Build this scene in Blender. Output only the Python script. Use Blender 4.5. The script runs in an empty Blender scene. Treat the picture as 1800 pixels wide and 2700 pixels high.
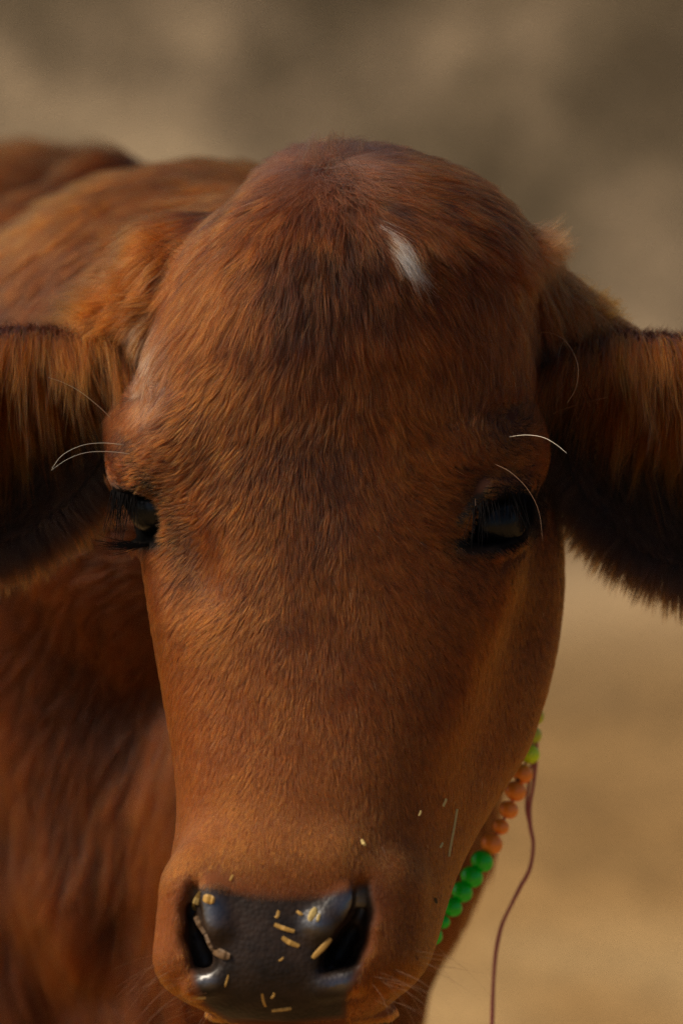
import bpy, math, time
import numpy as np
from mathutils import Vector, Matrix, kdtree

T0 = time.time()
rng = np.random.default_rng(7)
sc = bpy.context.scene

# ------------------------------------------------------------------ camera, world, sun, exposure
TILT = math.radians(13.0)
ca, sa = math.cos(TILT), math.sin(TILT)
HEAD = Vector((0, 0, 1.0))                 # point the camera looks at (between the eyes)
DIST = 2.0                                 # metres
RIGHT = Vector((1, 0, 0)); UP = Vector((0, sa, ca)); TOCAM = Vector((0, -ca, sa))
PXMM = 5.13

cam_data = bpy.data.cameras.new('camera')
cam = bpy.data.objects.new('camera', cam_data); sc.collection.objects.link(cam)
cam.location = HEAD + TOCAM * DIST
cam.rotation_euler = (math.radians(90) - TILT, 0, 0)
cam_data.sensor_fit = 'VERTICAL'; cam_data.sensor_height = 36
cam_data.lens = 36 * (DIST * 1000) / (2700 / PXMM)
cam_data.clip_start = 0.05; cam_data.clip_end = 2000
cam_data.dof.use_dof = True
cam_data.dof.focus_distance = DIST - 0.022
cam_data.dof.aperture_fstop = 4.2
sc.camera = cam

SUN_EL, SUN_AZ = math.radians(47), math.radians(-98)     # azimuth from +Y (away from camera) towards -X (left)
world = bpy.data.worlds.new('World'); sc.world = world; world.use_nodes = True
wn = world.node_tree.nodes; wl = world.node_tree.links; wn.clear()
sky = wn.new('ShaderNodeTexSky'); sky.sky_type = 'NISHITA'; sky.sun_disc = False
sky.sun_elevation = SUN_EL; sky.sun_rotation = SUN_AZ; sky.dust_density = 3.0; sky.air_density = 1.0
bg = wn.new('ShaderNodeBackground'); bg.inputs['Strength'].default_value = 0.062
wo = wn.new('ShaderNodeOutputWorld'); wl.new(sky.outputs[0], bg.inputs[0]); wl.new(bg.outputs[0], wo.inputs[0])
sun_data = bpy.data.lights.new('sun', 'SUN'); sun_data.energy = 3.5; sun_data.angle = math.radians(20)
sun_data.color = (1.0, 0.86, 0.68)
sun = bpy.data.objects.new('sun', sun_data); sc.collection.objects.link(sun)
sdir = Vector((math.cos(SUN_EL) * math.sin(SUN_AZ), math.cos(SUN_EL) * math.cos(SUN_AZ), math.sin(SUN_EL)))
sun.rotation_euler = sdir.to_track_quat('Z', 'Y').to_euler()
sun.location = (-3, 2, 4)

sc.view_settings.view_transform = 'Standard'; sc.view_settings.look = 'None'
sc.view_settings.exposure = 0.24; sc.view_settings.gamma = 1.0
sc.view_settings.use_curve_mapping = False
sc.render.engine = 'CYCLES'
sc.cycles.use_denoising = True
sc.cycles.denoising_input_passes = 'RGB_ALBEDO_NORMAL'; sc.cycles.denoising_prefilter = 'NONE'
sc.cycles.max_bounces = 8

# ------------------------------------------------------------------ helpers
def P(u, v, y=0.0):
    """pixel of the 1800x2700 picture at depth y (mm towards the camera from the focus plane) -> head frame in mm"""
    s = (DIST * 1000 - y) / (DIST * 1000)
    return np.array([(u - 900) / PXMM * s, y, (1350 - v) / PXMM * s])

def uv_of(p):
    p = np.asarray(p, dtype=np.float64)
    s = DIST * 1000 / (DIST * 1000 - p[..., 1])
    return 900 + p[..., 0] * s * PXMM, 1350 - p[..., 2] * s * PXMM

BASIS = np.array([RIGHT, TOCAM, UP])       # rows: world direction of the head frame's x, y, z
def to_world(p):
    return np.asarray(p) @ BASIS / 1000.0 + np.array(HEAD)
def from_world(p):
    return (np.asarray(p, dtype=float) - np.array(HEAD)) @ BASIS.T * 1000.0

_lat = np.random.default_rng(3).random((32, 32, 32)).astype(np.float32)
def noise(p, scale):
    """value noise -1..1 at points p (N,3), scale = wavelength in mm"""
    q = np.asarray(p) / scale + 100.37
    i = np.floor(q).astype(np.int64); f = q - i; f = f * f * (3 - 2 * f)
    out = 0
    for a in (0, 1):
        for b in (0, 1):
            for c in (0, 1):
                w = (f[..., 0] if a else 1 - f[..., 0]) * (f[..., 1] if b else 1 - f[..., 1]) * (f[..., 2] if c else 1 - f[..., 2])
                out = out + w * _lat[(i[..., 0] + a) % 32, (i[..., 1] + b) % 32, (i[..., 2] + c) % 32]
    return out * 2 - 1

def link(o, parent=None):
    sc.collection.objects.link(o)
    if parent is not None: o.parent = parent
    return o

def tag(o, label=None, cat=None, group=None, kind=None):
    for k, val in (('label', label), ('category', cat), ('group', group), ('kind', kind)):
        if val: o[k] = val
    return o

def new_mat(name):
    m = bpy.data.materials.new(name); m.use_nodes = True
    nt = m.node_tree; nt.nodes.clear()
    out = nt.nodes.new('ShaderNodeOutputMaterial')
    return m, nt, out

def simple_mat(name, color, rough=0.5, spec=0.5, bump=0.0, bscale=60.0, var=0.0, sub=0.0, coat=0.0):
    m, nt, out = new_mat(name)
    b = nt.nodes.new('ShaderNodeBsdfPrincipled')
    b.inputs['Base Color'].default_value = (*color, 1); b.inputs['Roughness'].default_value = rough
    b.inputs['Specular IOR Level'].default_value = spec
    b.inputs['Coat Weight'].default_value = coat
    nt.links.new(b.outputs[0], out.inputs[0])
    tc = nt.nodes.new('ShaderNodeTexCoord')
    if var or bump:
        n = nt.nodes.new('ShaderNodeTexNoise'); n.inputs['Scale'].default_value = bscale; n.inputs['Detail'].default_value = 5
        nt.links.new(tc.outputs['Object'], n.inputs['Vector'])
    if var:
        mx = nt.nodes.new('ShaderNodeMix'); mx.data_type = 'RGBA'
        mx.inputs[6].default_value = (*[c * (1 - var) for c in color], 1); mx.inputs[7].default_value = (*[min(1, c * (1 + var)) for c in color], 1)
        nt.links.new(n.outputs['Fac'], mx.inputs[0]); nt.links.new(mx.outputs[2], b.inputs['Base Color'])
    if bump:
        bp = nt.nodes.new('ShaderNodeBump'); bp.inputs['Strength'].default_value = bump; bp.inputs['Distance'].default_value = 0.001
        nt.links.new(n.outputs['Fac'], bp.inputs['Height']); nt.links.new(bp.outputs[0], b.inputs['Normal'])
    return m

def mesh_obj(name, verts, faces, mat, parent=None, smooth=True):
    me = bpy.data.meshes.new(name); me.from_pydata([tuple(v) for v in verts], [], [tuple(f) for f in faces])
    me.materials.append(mat)
    if smooth: me.polygons.foreach_set('use_smooth', np.ones(len(me.polygons), dtype=bool))
    me.update()
    return link(bpy.data.objects.new(name, me), parent)

def tube(points, radii, sides=8):
    """swept tube through world points, closed ends"""
    pts = [Vector(p) for p in points]; n = len(pts); V = []; F = []
    prev = None
    for i, p in enumerate(pts):
        t = (pts[min(i + 1, n - 1)] - pts[max(i - 1, 0)]).normalized()
        if prev is None:
            a = t.orthogonal().normalized()
        else:
            a = (prev - t * prev.dot(t)).normalized()
        prev = a; b = t.cross(a)
        r = radii[i] if hasattr(radii, '__len__') else radii
        for k in range(sides):
            an = 2 * math.pi * k / sides
            V.append(p + (a * math.cos(an) + b * math.sin(an)) * r)
    for i in range(n - 1):
        for k in range(sides):
            F.append((i * sides + k, i * sides + (k + 1) % sides, (i + 1) * sides + (k + 1) % sides, (i + 1) * sides + k))
    F.append(tuple(range(sides))[::-1]); F.append(tuple((n - 1) * sides + k for k in range(sides)))
    return V, F

def spline(ctrl, n):
    c = np.array(ctrl, dtype=float)
    c = np.vstack([2 * c[0] - c[1], c, 2 * c[-1] - c[-2]])
    out = []
    segs = len(c) - 3
    for i in np.linspace(0, segs - 1e-6, n):
        k = int(i); t = i - k
        a, b, d, e = c[k], c[k + 1], c[k + 2], c[k + 3]
        out.append(0.5 * (2 * b + (d - a) * t + (2 * a - 5 * b + 4 * d - e) * t * t + (3 * b - a - 3 * d + e) * t ** 3))
    return np.array(out)

# ------------------------------------------------------------------ the ground
def build_ground():
    def axis(lo, hi, core_lo, core_hi, step, far):
        a = list(np.arange(core_lo, core_hi, step))
        x, s = core_lo, step; L = []
        while x > lo: s *= 1.35; x -= s; L.append(x)
        x, s = a[-1], step; R_ = []
        while x < hi: s *= 1.35; x += s; R_.append(x)
        return np.array(L[::-1] + a + R_)
    xs = axis(-300, 300, -4, 4, 0.12, 0); ys = axis(-300, 600, -4, 18, 0.12, 0)
    gx, gy = np.meshgrid(xs, ys, indexing='ij')
    p = np.stack([gx, gy, np.zeros_like(gx)], -1).reshape(-1, 3)
    h = 0.035 * noise(p * 1000, 1400) + 0.018 * noise(p * 1000 + 77, 420) + 0.008 * noise(p * 1000 + 9, 190)
    run = p[:, 1] - 3.9 - .5 * noise(p * 1000 + 31, 2600)
    t_ = np.clip(run / 3.4, 0, 1); bank = 2.6 * t_ * t_ * (3 - 2 * t_)
    h = h * (1 + 2.5 * np.clip(run, 0, 1))
    p[:, 2] = bank + h * np.clip(np.hypot(p[:, 0] + .3, p[:, 1] - 1.0) / 1.5, 0.15, 1) - 0.03
    nx, ny = gx.shape; idx = np.arange(nx * ny).reshape(nx, ny)
    q = np.stack([idx[:-1, :-1], idx[1:, :-1], idx[1:, 1:], idx[:-1, 1:]], -1).reshape(-1, 4)
    m, nt, out = new_mat('dry_earth')
    N = nt.nodes.new; L = nt.links.new
    geo = N('ShaderNodeNewGeometry')
    b = N('ShaderNodeBsdfPrincipled'); b.inputs['Roughness'].default_value = 0.95; b.inputs['Specular IOR Level'].default_value = 0.1
    def nz(scale, detail=4, rough=.55, off=0.0):
        mp = N('ShaderNodeMapping'); mp.inputs['Location'].default_value = (off, off * .7, 0); L(geo.outputs['Position'], mp.inputs['Vector'])
        n = N('ShaderNodeTexNoise'); n.inputs['Scale'].default_value = scale; n.inputs['Detail'].default_value = detail; n.inputs['Roughness'].default_value = rough
        L(mp.outputs[0], n.inputs['Vector']); return n.outputs['Fac']
    def ramp(src, stops):
        r = N('ShaderNodeValToRGB'); r.color_ramp.elements.remove(r.color_ramp.elements[0])
        r.color_ramp.elements[0].position = stops[0][0]; r.color_ramp.elements[0].color = (*stops[0][1], 1)
        for pos, c in stops[1:]:
            e = r.color_ramp.elements.new(pos); e.color = (*c, 1)
        L(src, r.inputs[0]); return r.outputs[0]
    def mix(f, a, c):
        x = N('ShaderNodeMix'); x.data_type = 'RGBA'; L(f, x.inputs[0])
        if isinstance(a, tuple): x.inputs[6].default_value = (*a, 1)
        else: L(a, x.inputs[6])
        if isinstance(c, tuple): x.inputs[7].default_value = (*c, 1)
        else: L(c, x.inputs[7])
        return x.outputs[2]
    straw = ramp(nz(1.3, 5, .6, 3.1), [(.30, (.20, .115, .042)), (.5, (.34, .205, .080)), (.68, (.44, .29, .13))])
    soil = ramp(nz(1.25, 5, .65, 5.3), [(.36, (.050, .036, .020)), (.46, (.13, .097, .058)), (.54, (.20, .148, .092)), (.62, (.36, .27, .165))])
    sep = N('ShaderNodeSeparateXYZ'); L(geo.outputs['Position'], sep.inputs[0])
    # the trodden straw bed gives way to grey soil a few metres behind the cow
    ma = N('ShaderNodeMath'); ma.operation = 'MULTIPLY_ADD'; ma.inputs[1].default_value = 1.6; L(nz(.55, 3, .5, 8.0), ma.inputs[0]); L(sep.outputs['Y'], ma.inputs[2])
    mr = N('ShaderNodeMapRange'); mr.inputs['From Min'].default_value = 3.3; mr.inputs['From Max'].default_value = 5.6; L(ma.outputs[0], mr.inputs['Value'])
    col = mix(mr.outputs[0], straw, soil)
    fine = ramp(nz(24, 4, .7), [(.35, (.7, .7, .7)), (.65, (1.25, 1.22, 1.18))])
    mu = N('ShaderNodeMix'); mu.data_type = 'RGBA'; mu.blend_type = 'MULTIPLY'; mu.inputs[0].default_value = .8
    L(col, mu.inputs[6]); L(fine, mu.inputs[7])
    L(mu.outputs[2], b.inputs['Base Color'])
    bp = N('ShaderNodeBump'); bp.inputs['Strength'].default_value = .6; bp.inputs['Distance'].default_value = .02; L(nz(40, 5, .7), bp.inputs['Height']); L(bp.outputs[0], b.inputs['Normal'])
    L(b.outputs[0], out.inputs[0])
    g = mesh_obj('ground', p, q, m)
    tag(g, kind='structure')
build_ground()

# ------------------------------------------------------------------ the cow as one implicit solid
def spaced(breaks):
    out = [breaks[0][0]]
    for (a, sa_), (b, sb_) in zip(breaks[:-1], breaks[1:]):
        x = a
        while x < b:
            t = (x - a) / (b - a); x += sa_ + (sb_ - sa_) * t; out.append(min(x, b))
    return np.unique(np.array(out, dtype=np.float32))
GX = spaced([(-950, 22), (-420, 14), (-235, 4.5), (-128, 2.1), (118, 2.1), (235, 4.5), (420, 12)])
GY = spaced([(-1950, 26), (-600, 14), (-190, 6.0), (-90, 3.2), (-20, 2.1), (128, 2.1)])
GZ = spaced([(-1080, 18), (-520, 12), (-330, 4), (-272, 2.1), (196, 2.1), (300, 8)])
F = np.full((len(GX), len(GY), len(GZ)), 400.0, dtype=np.float32)

def sl(lo, hi):
    r = []
    for G, a, b in zip((GX, GY, GZ), lo, hi):
        i = max(0, np.searchsorted(G, a) - 1); j = min(len(G), np.searchsorted(G, b) + 1)
        r.append(slice(i, max(j, i + 2)))
    return tuple(r)
def coords(s):
    return GX[s[0]][:, None, None], GY[s[1]][None, :, None], GZ[s[2]][None, None, :]
def smin(a, b, k):
    h = np.clip(0.5 + 0.5 * (b - a) / k, 0, 1)
    return b + (a - b) * h - k * h * (1 - h)
def put(fn, lo, hi, k, subtract=False, raw=False):
    s = sl(np.array(lo) - k - 4, np.array(hi) + k + 4)
    f = fn(*coords(s)).astype(np.float32)
    f = np.broadcast_to(f, F[s].shape)
    F[s] = -smin(-F[s], f, k) if subtract else smin(F[s], f, k)
def ell(c, r, k=8, rot=None, subtract=False):
    """ellipsoid; rot = 3x3 whose rows are its axes"""
    c = np.array(c, dtype=np.float32); r = np.array(r, dtype=np.float32); Rm = np.eye(3) if rot is None else np.array(rot)
    ext = np.sqrt(((Rm * r[:, None]) ** 2).sum(0))
    def fn(x, y, z):
        d = (x - c[0], y - c[1], z - c[2])
        l = [Rm[i, 0] * d[0] + Rm[i, 1] * d[1] + Rm[i, 2] * d[2] for i in range(3)]
        k0 = np.sqrt(sum((l[i] / r[i]) ** 2 for i in range(3))); k1 = np.sqrt(sum((l[i] / r[i] ** 2) ** 2 for i in range(3))) + 1e-6
        return k0 * (k0 - 1) / k1
    put(fn, c - ext, c + ext, k, subtract)
def cap(a, b, ra, rb, k=8, subtract=False, flat=1.0):
    """tapered capsule from a to b; flat scales its thickness in x"""
    a = np.array(a, dtype=np.float32); b = np.array(b, dtype=np.float32)
    def fn(x, y, z):
        ab = b - a; L2 = float((ab ** 2).sum())
        t = np.clip(((x - a[0]) * ab[0] + (y - a[1]) * ab[1] + (z - a[2]) * ab[2]) / L2, 0, 1)
        dx = (x - a[0] - t * ab[0]) / flat; dy = y - a[1] - t * ab[1]; dz = z - a[2] - t * ab[2]
        return (np.sqrt(dx * dx + dy * dy + dz * dz) - (ra + (rb - ra) * t))
    m = max(ra, rb) * max(1, flat)
    put(fn, np.minimum(a, b) - m, np.maximum(a, b) + m, k, subtract)
def rotz_img(deg):
    """axes of a solid turned in the picture plane (x, z) by deg anticlockwise"""
    a = math.radians(deg)
    return [[math.cos(a), 0, math.sin(a)], [0, 1, 0], [-math.sin(a), 0, math.cos(a)]]

def lofted(table, k, p=2.4, sm=5.0, flat_ends=False):
    """solid whose sections by height follow a table (v, left px, right px, front depth, half depth)"""
    t = np.array(table, dtype=float)
    vs = t[:, 0]; yc = t[:, 3] - t[:, 4]
    s = (2000 - yc) / 2000
    z = (1350 - vs) / PXMM * s; xl = (t[:, 1] - 900) / PXMM * s; xr = (t[:, 2] - 900) / PXMM * s
    o = np.argsort(z); z = z[o]
    zz = np.arange(z[0], z[-1], 1.0); ker = np.exp(-0.5 * (np.arange(-20, 21) / sm) ** 2); ker /= ker.sum()
    def smth(a):
        w = np.interp(zz, z, a[o]); w = np.pad(w, 20, mode='reflect', reflect_type='odd'); return np.convolve(w, ker, 'valid')
    XL, XR, YC, DD, PP = smth(xl), smth(xr), smth(yc), smth(t[:, 4]), smth(t[:, 5] if t.shape[1] > 5 else np.full(len(t), p))
    def fn(x, y, zq):
        q = zq.ravel(); g = lambda a: np.interp(q, zz, a).astype(np.float32)[None, None, :]
        a, b, c, d, pp = g(XL), g(XR), g(YC), g(DD), g(PP)
        xc = (a + b) / 2; w = np.maximum((b - a) / 2, 1.0); d = np.maximum(d, 1.0)
        r = (np.abs((x - xc) / w) ** pp + np.abs((y - c) / d) ** pp) ** (1 / pp)
        f = r - 1
        gx, gy, gz = np.gradient(f, x.ravel(), y.ravel(), zq.ravel())
        if flat_ends: gz = np.clip(gz, -.006, .006)
        gm = np.sqrt(gx ** 2 + gy ** 2 + gz ** 2) + 1e-3
        f = f / np.maximum(gm, 0.004)
        return np.maximum(f, np.maximum(zq - zz[-1], zz[0] - zq))
    put(fn, (XL.min() - 8, (YC - DD).min() - 8, zz[0] - 8), (XR.max() + 8, (YC + DD).max() + 8, zz[-1] + 8), k)

# --- torso, shoulder, neck and legs (far from the focus)
def Wd(x, y, z): return from_world((x, y, z))
fwd = np.array((-0.40, 0.917, 0)); lat = np.array((0.917, 0.40, 0))     # body axis towards the rump, and its right-hand side
S0 = np.array((-0.250, 0.66, 0.785))                                      # shoulder centre
def body_axes():
    return [from_world(np.array(HEAD) + lat) / 1000, from_world(np.array(HEAD) + fwd) / 1000, from_world(np.array(HEAD) + np.array((0, 0, 1.))) / 1000]
BA = body_axes()
ell(from_world(S0 - lat * .035), (150, 230, 268), 60, BA)
ell(P(90, 1350, -780), (175, 300, 258), 60)
ell(from_world(S0 + fwd * 0.42 + np.array((0, 0, -.005))), (205, 370, 265), 70, BA)
ell(from_world(S0 + fwd * 0.86 + np.array((0, 0, -.07))), (190, 260, 250), 70, BA)
ell(from_world(S0 + fwd * 0.06 - lat * .085 + np.array((0, 0, .17))), (52, 190, 115), 50, BA)         # withers
ell(from_world(S0 - fwd * 0.16 + np.array((0, 0, -.10))), (110, 130, 190), 60, BA)      # brisket
for fx, lx, zt in ((-0.02, -.11, .62), (-0.02, .11, .62), (.92, -.12, .68), (.92, .12, .68)):
    top = S0 + fwd * fx + lat * lx; top[2] = zt
    hind = fx > .5
    kn = top - fwd * (-.07 if hind else .01); kn[2] = .40 if hind else .33
    ft = top + fwd * (.03 if hind else 0); ft[2] = .05
    cap(from_world(top), from_world(kn), 95 if hind else 75, 38, 40)
    cap(from_world(kn), from_world(ft), 34, 27, 12)
    hoof = ft.copy(); hoof[2] = .0
    cap(from_world(ft), from_world(hoof), 30, 40, 10)
cap(P(-80, 840, -420), P(300, 520, -540), 34, 30, 30)      # fold between neck and shoulder
# tail
tl = S0 + fwd * 1.12; tl[2] = .93
td = tl + fwd * .07; td[2] = .35
cap(from_world(tl), from_world(td), 22, 16, 15)
# neck
cap(P(870, 940, -140), P(530, 1175, -360), 90, 158, 35)
cap(P(530, 1175, -360), from_world(S0) + np.array((10, 40, 10)), 158, 195, 50)
cap(P(1010, 1500, -190), P(855, 2100, -260), 78, 88, 30)
cap(P(855, 2100, -260), P(600, 2950, -370), 88, 92, 40)
# shaggy neck folds
for (u0, v0, u1, v1, y, r) in ((60, 1500, 260, 2350, -330, 40), (260, 2350, 330, 2750, -330, 26), (120, 2050, 60, 2750, -400, 55), (330, 1450, 330, 2200, -330, 60)):
    cap(P(u0, v0, y), P(u1, v1, y), r, r * .8, 45)

# --- skull
FACE = [  # v, left, right, front depth, half depth, squareness
 (402, 840, 970, -52, 4, 2.0), (412, 770, 1060, -43, 16, 2.0), (426, 752, 1122, -34, 27, 2.0), (452, 726, 1190, -20, 42, 2.0), (498, 674, 1268, -3, 56, 2.1),
 (570, 588, 1338, 12, 66, 2.15), (640, 530, 1378, 21, 70, 2.2), (740, 484, 1380, 27, 72, 2.25), (860, 428, 1388, 31, 72, 2.3), (980, 376, 1398, 33, 68, 2.3),
 (1060, 336, 1408, 34, 64, 2.3), (1160, 304, 1414, 35, 60, 2.25), (1240, 306, 1408, 37, 58, 2.15), (1320, 336, 1396, 40, 57, 2.1), (1440, 368, 1384, 45, 56, 2.0),
 (1550, 386, 1362, 49, 55, 2.15), (1700, 410, 1312, 55, 54, 2.3), (1840, 434, 1262, 62, 54, 2.3), (1975, 456, 1216, 70, 55, 2.3),
 (2100, 470, 1180, 78, 56, 2.2), (2170, 470, 1158, 83, 57, 2.3), (2250, 456, 1150, 88, 57, 2.3), (2365, 430, 1156, 93, 56, 2.35), (2470, 424, 1150, 95, 52, 2.4),
 (2550, 428, 1128, 95, 46, 2.5), (2606, 452, 1078, 91, 38, 2.4), (2655, 505, 1010, 84, 28, 2.2), (2690, 590, 930, 74, 16, 2.0), (2705, 680, 850, 62, 5, 2.0)]
lofted(FACE, 6)
JAW = [
 (1000, 520, 1400, -60, 20, 2.2), (1060, 480, 1428, -48, 38, 2.2), (1150, 450, 1452, -38, 54, 2.2), (1240, 440, 1470, -30, 60, 2.1), (1435, 450, 1486, -16, 66, 2.1), (1550, 460, 1488, -12, 66, 2.05),
 (1700, 480, 1472, -6, 64, 2.0), (1814, 500, 1446, 4, 64, 2.0), (1975, 520, 1396, 18, 62, 1.95), (2101, 540, 1316, 34, 62, 1.95), (2250, 560, 1224, 50, 60, 2.0),
 (2400, 590, 1120, 52, 52, 2.0), (2560, 620, 1000, 52, 44, 2.0), (2750, 640, 930, 52, 36, 2.0), (2860, 690, 860, 48, 20, 2.0)]
lofted(JAW, 33, flat_ends=True)

# ear roots and the back of the poll
cap(P(540, 800, -78), P(250, 1015, -82), 46, 27, 14)
cap(P(1270, 850, -80), P(1600, 1035, -86), 46, 27, 18)
# brow ridges above the eyes, and lids
cap(P(1215, 1210, -2), P(1325, 1195, -16), 20, 17, 22)
cap(P(392, 1150, -26), P(430, 1230, -10), 17, 17, 18)

def ear(cu, cv, y, ang, a, b, side):
    rot = rotz_img(ang)
    c = P(cu, cv, y)
    ell(c, (a, 30, b), 10, rot)
    ell(c + np.array([0, 20, 0]), (a - 9, 33, b - 8), 5, rot, subtract=True)
EARS = [(-75, 1200, -70, 26, 93, 57, -1), (1862, 1240, -72, -28, 97, 61, 1)]
for e in EARS: ear(*e)

def trilin(p):
    i = [np.clip(np.searchsorted(G, p[..., n]) - 1, 0, len(G) - 2) for n, G in enumerate((GX, GY, GZ))]
    f = [np.clip((p[..., n] - G[i[n]]) / (G[i[n] + 1] - G[i[n]]), 0, 1) for n, G in enumerate((GX, GY, GZ))]
    out = 0
    for a in (0, 1):
        for b in (0, 1):
            for c in (0, 1):
                out = out + (f[0] if a else 1 - f[0]) * (f[1] if b else 1 - f[1]) * (f[2] if c else 1 - f[2]) * F[i[0] + a, i[1] + b, i[2] + c]
    return out
_ys = np.arange(126, -900, -0.7)
def surf(u, v, yoff=0.0):
    """first point of the solid along the line of sight of a pixel"""
    s = (2000 - _ys) / 2000
    pts = np.stack([(u - 900) / PXMM * s, _ys, (1350 - v) / PXMM * s], -1)
    f = trilin(pts); k = np.argmax(f < 0)
    if f[k] >= 0: return P(u, v, -30)
    return P(u, v, _ys[k] + yoff)

# --- brow ridges and the hollows in front of the eyes
cap(surf(470, 1165, -17.5), surf(395, 1225, -16.5), 17, 16, 20)
ell(surf(480, 1450, 15), (11, 15, 24), 18, rotz_img(20), subtract=True)
# --- muzzle: roll of skin above the pad, nostril wings, nostrils
cap(surf(570, 2305, -16), surf(880, 2300, -16), 14.5, 14.5, 18)
cap(surf(505, 2345, -12), surf(492, 2520, -11), 14, 15, 14)
cap(surf(1020, 2350, -13), surf(1010, 2510, -12), 16, 15, 14)
cap(surf(560, 2360, -4), surf(575, 2440, -3), 8, 9, 6)
cap(surf(915, 2370, -4), surf(850, 2440, -3), 7, 9, 6)
def nostril(pts):
    base = [surf(u, v) for u, v, r in pts]
    for d0 in (0, -12, -26):
        for (a, b, pa, pb) in zip(base[:-1], base[1:], pts[:-1], pts[1:]):
            g = 1.0 + d0 * .012
            cap(a + np.array((0, d0, 0)), b + np.array((0, d0, 0)), pa[2] * g, pb[2] * g, 3.0, subtract=True)
nostril([(510, 2332, 3.2), (502, 2400, 5.2), (510, 2470, 6.6), (535, 2535, 7.4)])
nostril([(952, 2332, 3.6), (954, 2410, 5.2), (928, 2475, 8.0), (896, 2530, 9.0), (872, 2560, 6.5)])
# lower rims of the nostrils
cap(surf(515, 2600, -3), surf(570, 2590, -3), 7, 6, 4)
cap(surf(850, 2600, -3), surf(925, 2585, -3), 7, 7, 4)
# mouth line
cap(P(640, 2712, 70), P(900, 2712, 70), 4, 4, 3, subtract=True)

# --- eyes: sockets with lids round them
def frame_at(u, v):
    e = 18; a, b, c, d = surf(u - e, v), surf(u + e, v), surf(u, v - e), surf(u, v + e)
    n = np.cross(b - a, c - d); n /= np.linalg.norm(n)
    if n[1] < 0: n = -n
    return surf(u, v), n
# right-hand eye: an almond sloping down towards the nose
EYE_R = np.array(surf(1308, 1372)); 
print('eyeR surf', EYE_R, 'face', surf(1200, 1440), surf(1395, 1330))
EYE_R_C = EYE_R + np.array((-2.5, -19.5, -1))
ell(EYE_R + np.array((0, -1, -.5)), (23.5, 15, 11.8), 4, rotz_img(25), subtract=True)
cap(surf(1222, 1378, -2), surf(1285, 1300, -4), 3.0, 4.5, 6)
cap(surf(1285, 1290, -3), surf(1375, 1278, -5), 6.5, 6.5, 4)
cap(surf(1215, 1448, -2), surf(1300, 1455, -3), 2.5, 3.2, 5)
cap(surf(1300, 1455, -3), surf(1375, 1420, -4), 3.2, 2.5, 5)
# left-hand eye, seen from the front at the edge of the face
EYE_L = np.array(surf(372, 1352))
print('eyeL surf', EYE_L)
YE = surf(386, 1352)[1]; EYE_L_C = surf(386, 1352) + np.array((5.0, -17.0, 2.5))
ell(surf(372, 1362) + np.array((-1, 0, 0)), (14.0, 20, 12.6), 3, rotz_img(-28), subtract=True)
cap(P(318, 1262, -30), surf(378, 1268, -7), 7, 7, 6)
cap(P(352, 1438, -24), P(428, 1432, -2), 3.0, 2.5, 5)
print('field', F.shape, round(time.time() - T0, 1))

# --- surface nets
def surface_nets():
    S = F < 0
    nx, ny, nz_ = F.shape
    cnt = np.zeros((nx - 1, ny - 1, nz_ - 1), dtype=np.int8)
    for a in (0, 1):
        for b in (0, 1):
            for c in (0, 1): cnt += S[a:nx - 1 + a, b:ny - 1 + b, c:nz_ - 1 + c]
    act = (cnt > 0) & (cnt < 8)
    ci, cj, ck = np.nonzero(act); n = len(ci)
    vid = np.full(act.shape, -1, dtype=np.int64); vid[ci, cj, ck] = np.arange(n)
    acc = np.zeros((n, 3)); w = np.zeros(n)
    G = (GX, GY, GZ)
    corners = [(a, b, c) for a in (0, 1) for b in (0, 1) for c in (0, 1)]
    for A in corners:
        for ax in range(3):
            if A[ax]: continue
            B = list(A); B[ax] = 1
            fa = F[ci + A[0], cj + A[1], ck + A[2]]; fb = F[ci + B[0], cj + B[1], ck + B[2]]
            cr = (fa < 0) != (fb < 0); t = np.where(cr, fa / np.where(cr, fa - fb, 1), 0)
            pa = np.stack([GX[ci + A[0]], GY[cj + A[1]], GZ[ck + A[2]]], -1); pb = np.stack([GX[ci + B[0]], GY[cj + B[1]], GZ[ck + B[2]]], -1)
            acc += (pa + (pb - pa) * t[:, None]) * cr[:, None]; w += cr
    V = acc / w[:, None]
    Q = []
    # edges along x, y, z
    s = S[:-1, 1:-1, 1:-1] != S[1:, 1:-1, 1:-1]; i, j, k = np.nonzero(s); j += 1; k += 1
    q = np.stack([vid[i, j - 1, k - 1], vid[i, j, k - 1], vid[i, j, k], vid[i, j - 1, k]], -1); fl = S[i, j, k]; q[~fl] = q[~fl][:, ::-1]; Q.append(q)
    s = S[1:-1, :-1, 1:-1] != S[1:-1, 1:, 1:-1]; i, j, k = np.nonzero(s); i += 1; k += 1
    q = np.stack([vid[i - 1, j, k - 1], vid[i - 1, j, k], vid[i, j, k], vid[i, j, k - 1]], -1); fl = S[i, j, k]; q[~fl] = q[~fl][:, ::-1]; Q.append(q)
    s = S[1:-1, 1:-1, :-1] != S[1:-1, 1:-1, 1:]; i, j, k = np.nonzero(s); i += 1; j += 1
    q = np.stack([vid[i - 1, j - 1, k], vid[i, j - 1, k], vid[i, j, k], vid[i - 1, j, k]], -1); fl = S[i, j, k]; q[~fl] = q[~fl][:, ::-1]; Q.append(q)
    Q = np.vstack(Q); Q = Q[(Q >= 0).all(1)]
    return V, Q
V, Q = surface_nets()
print('mesh', len(V), len(Q), round(time.time() - T0, 1))

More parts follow.
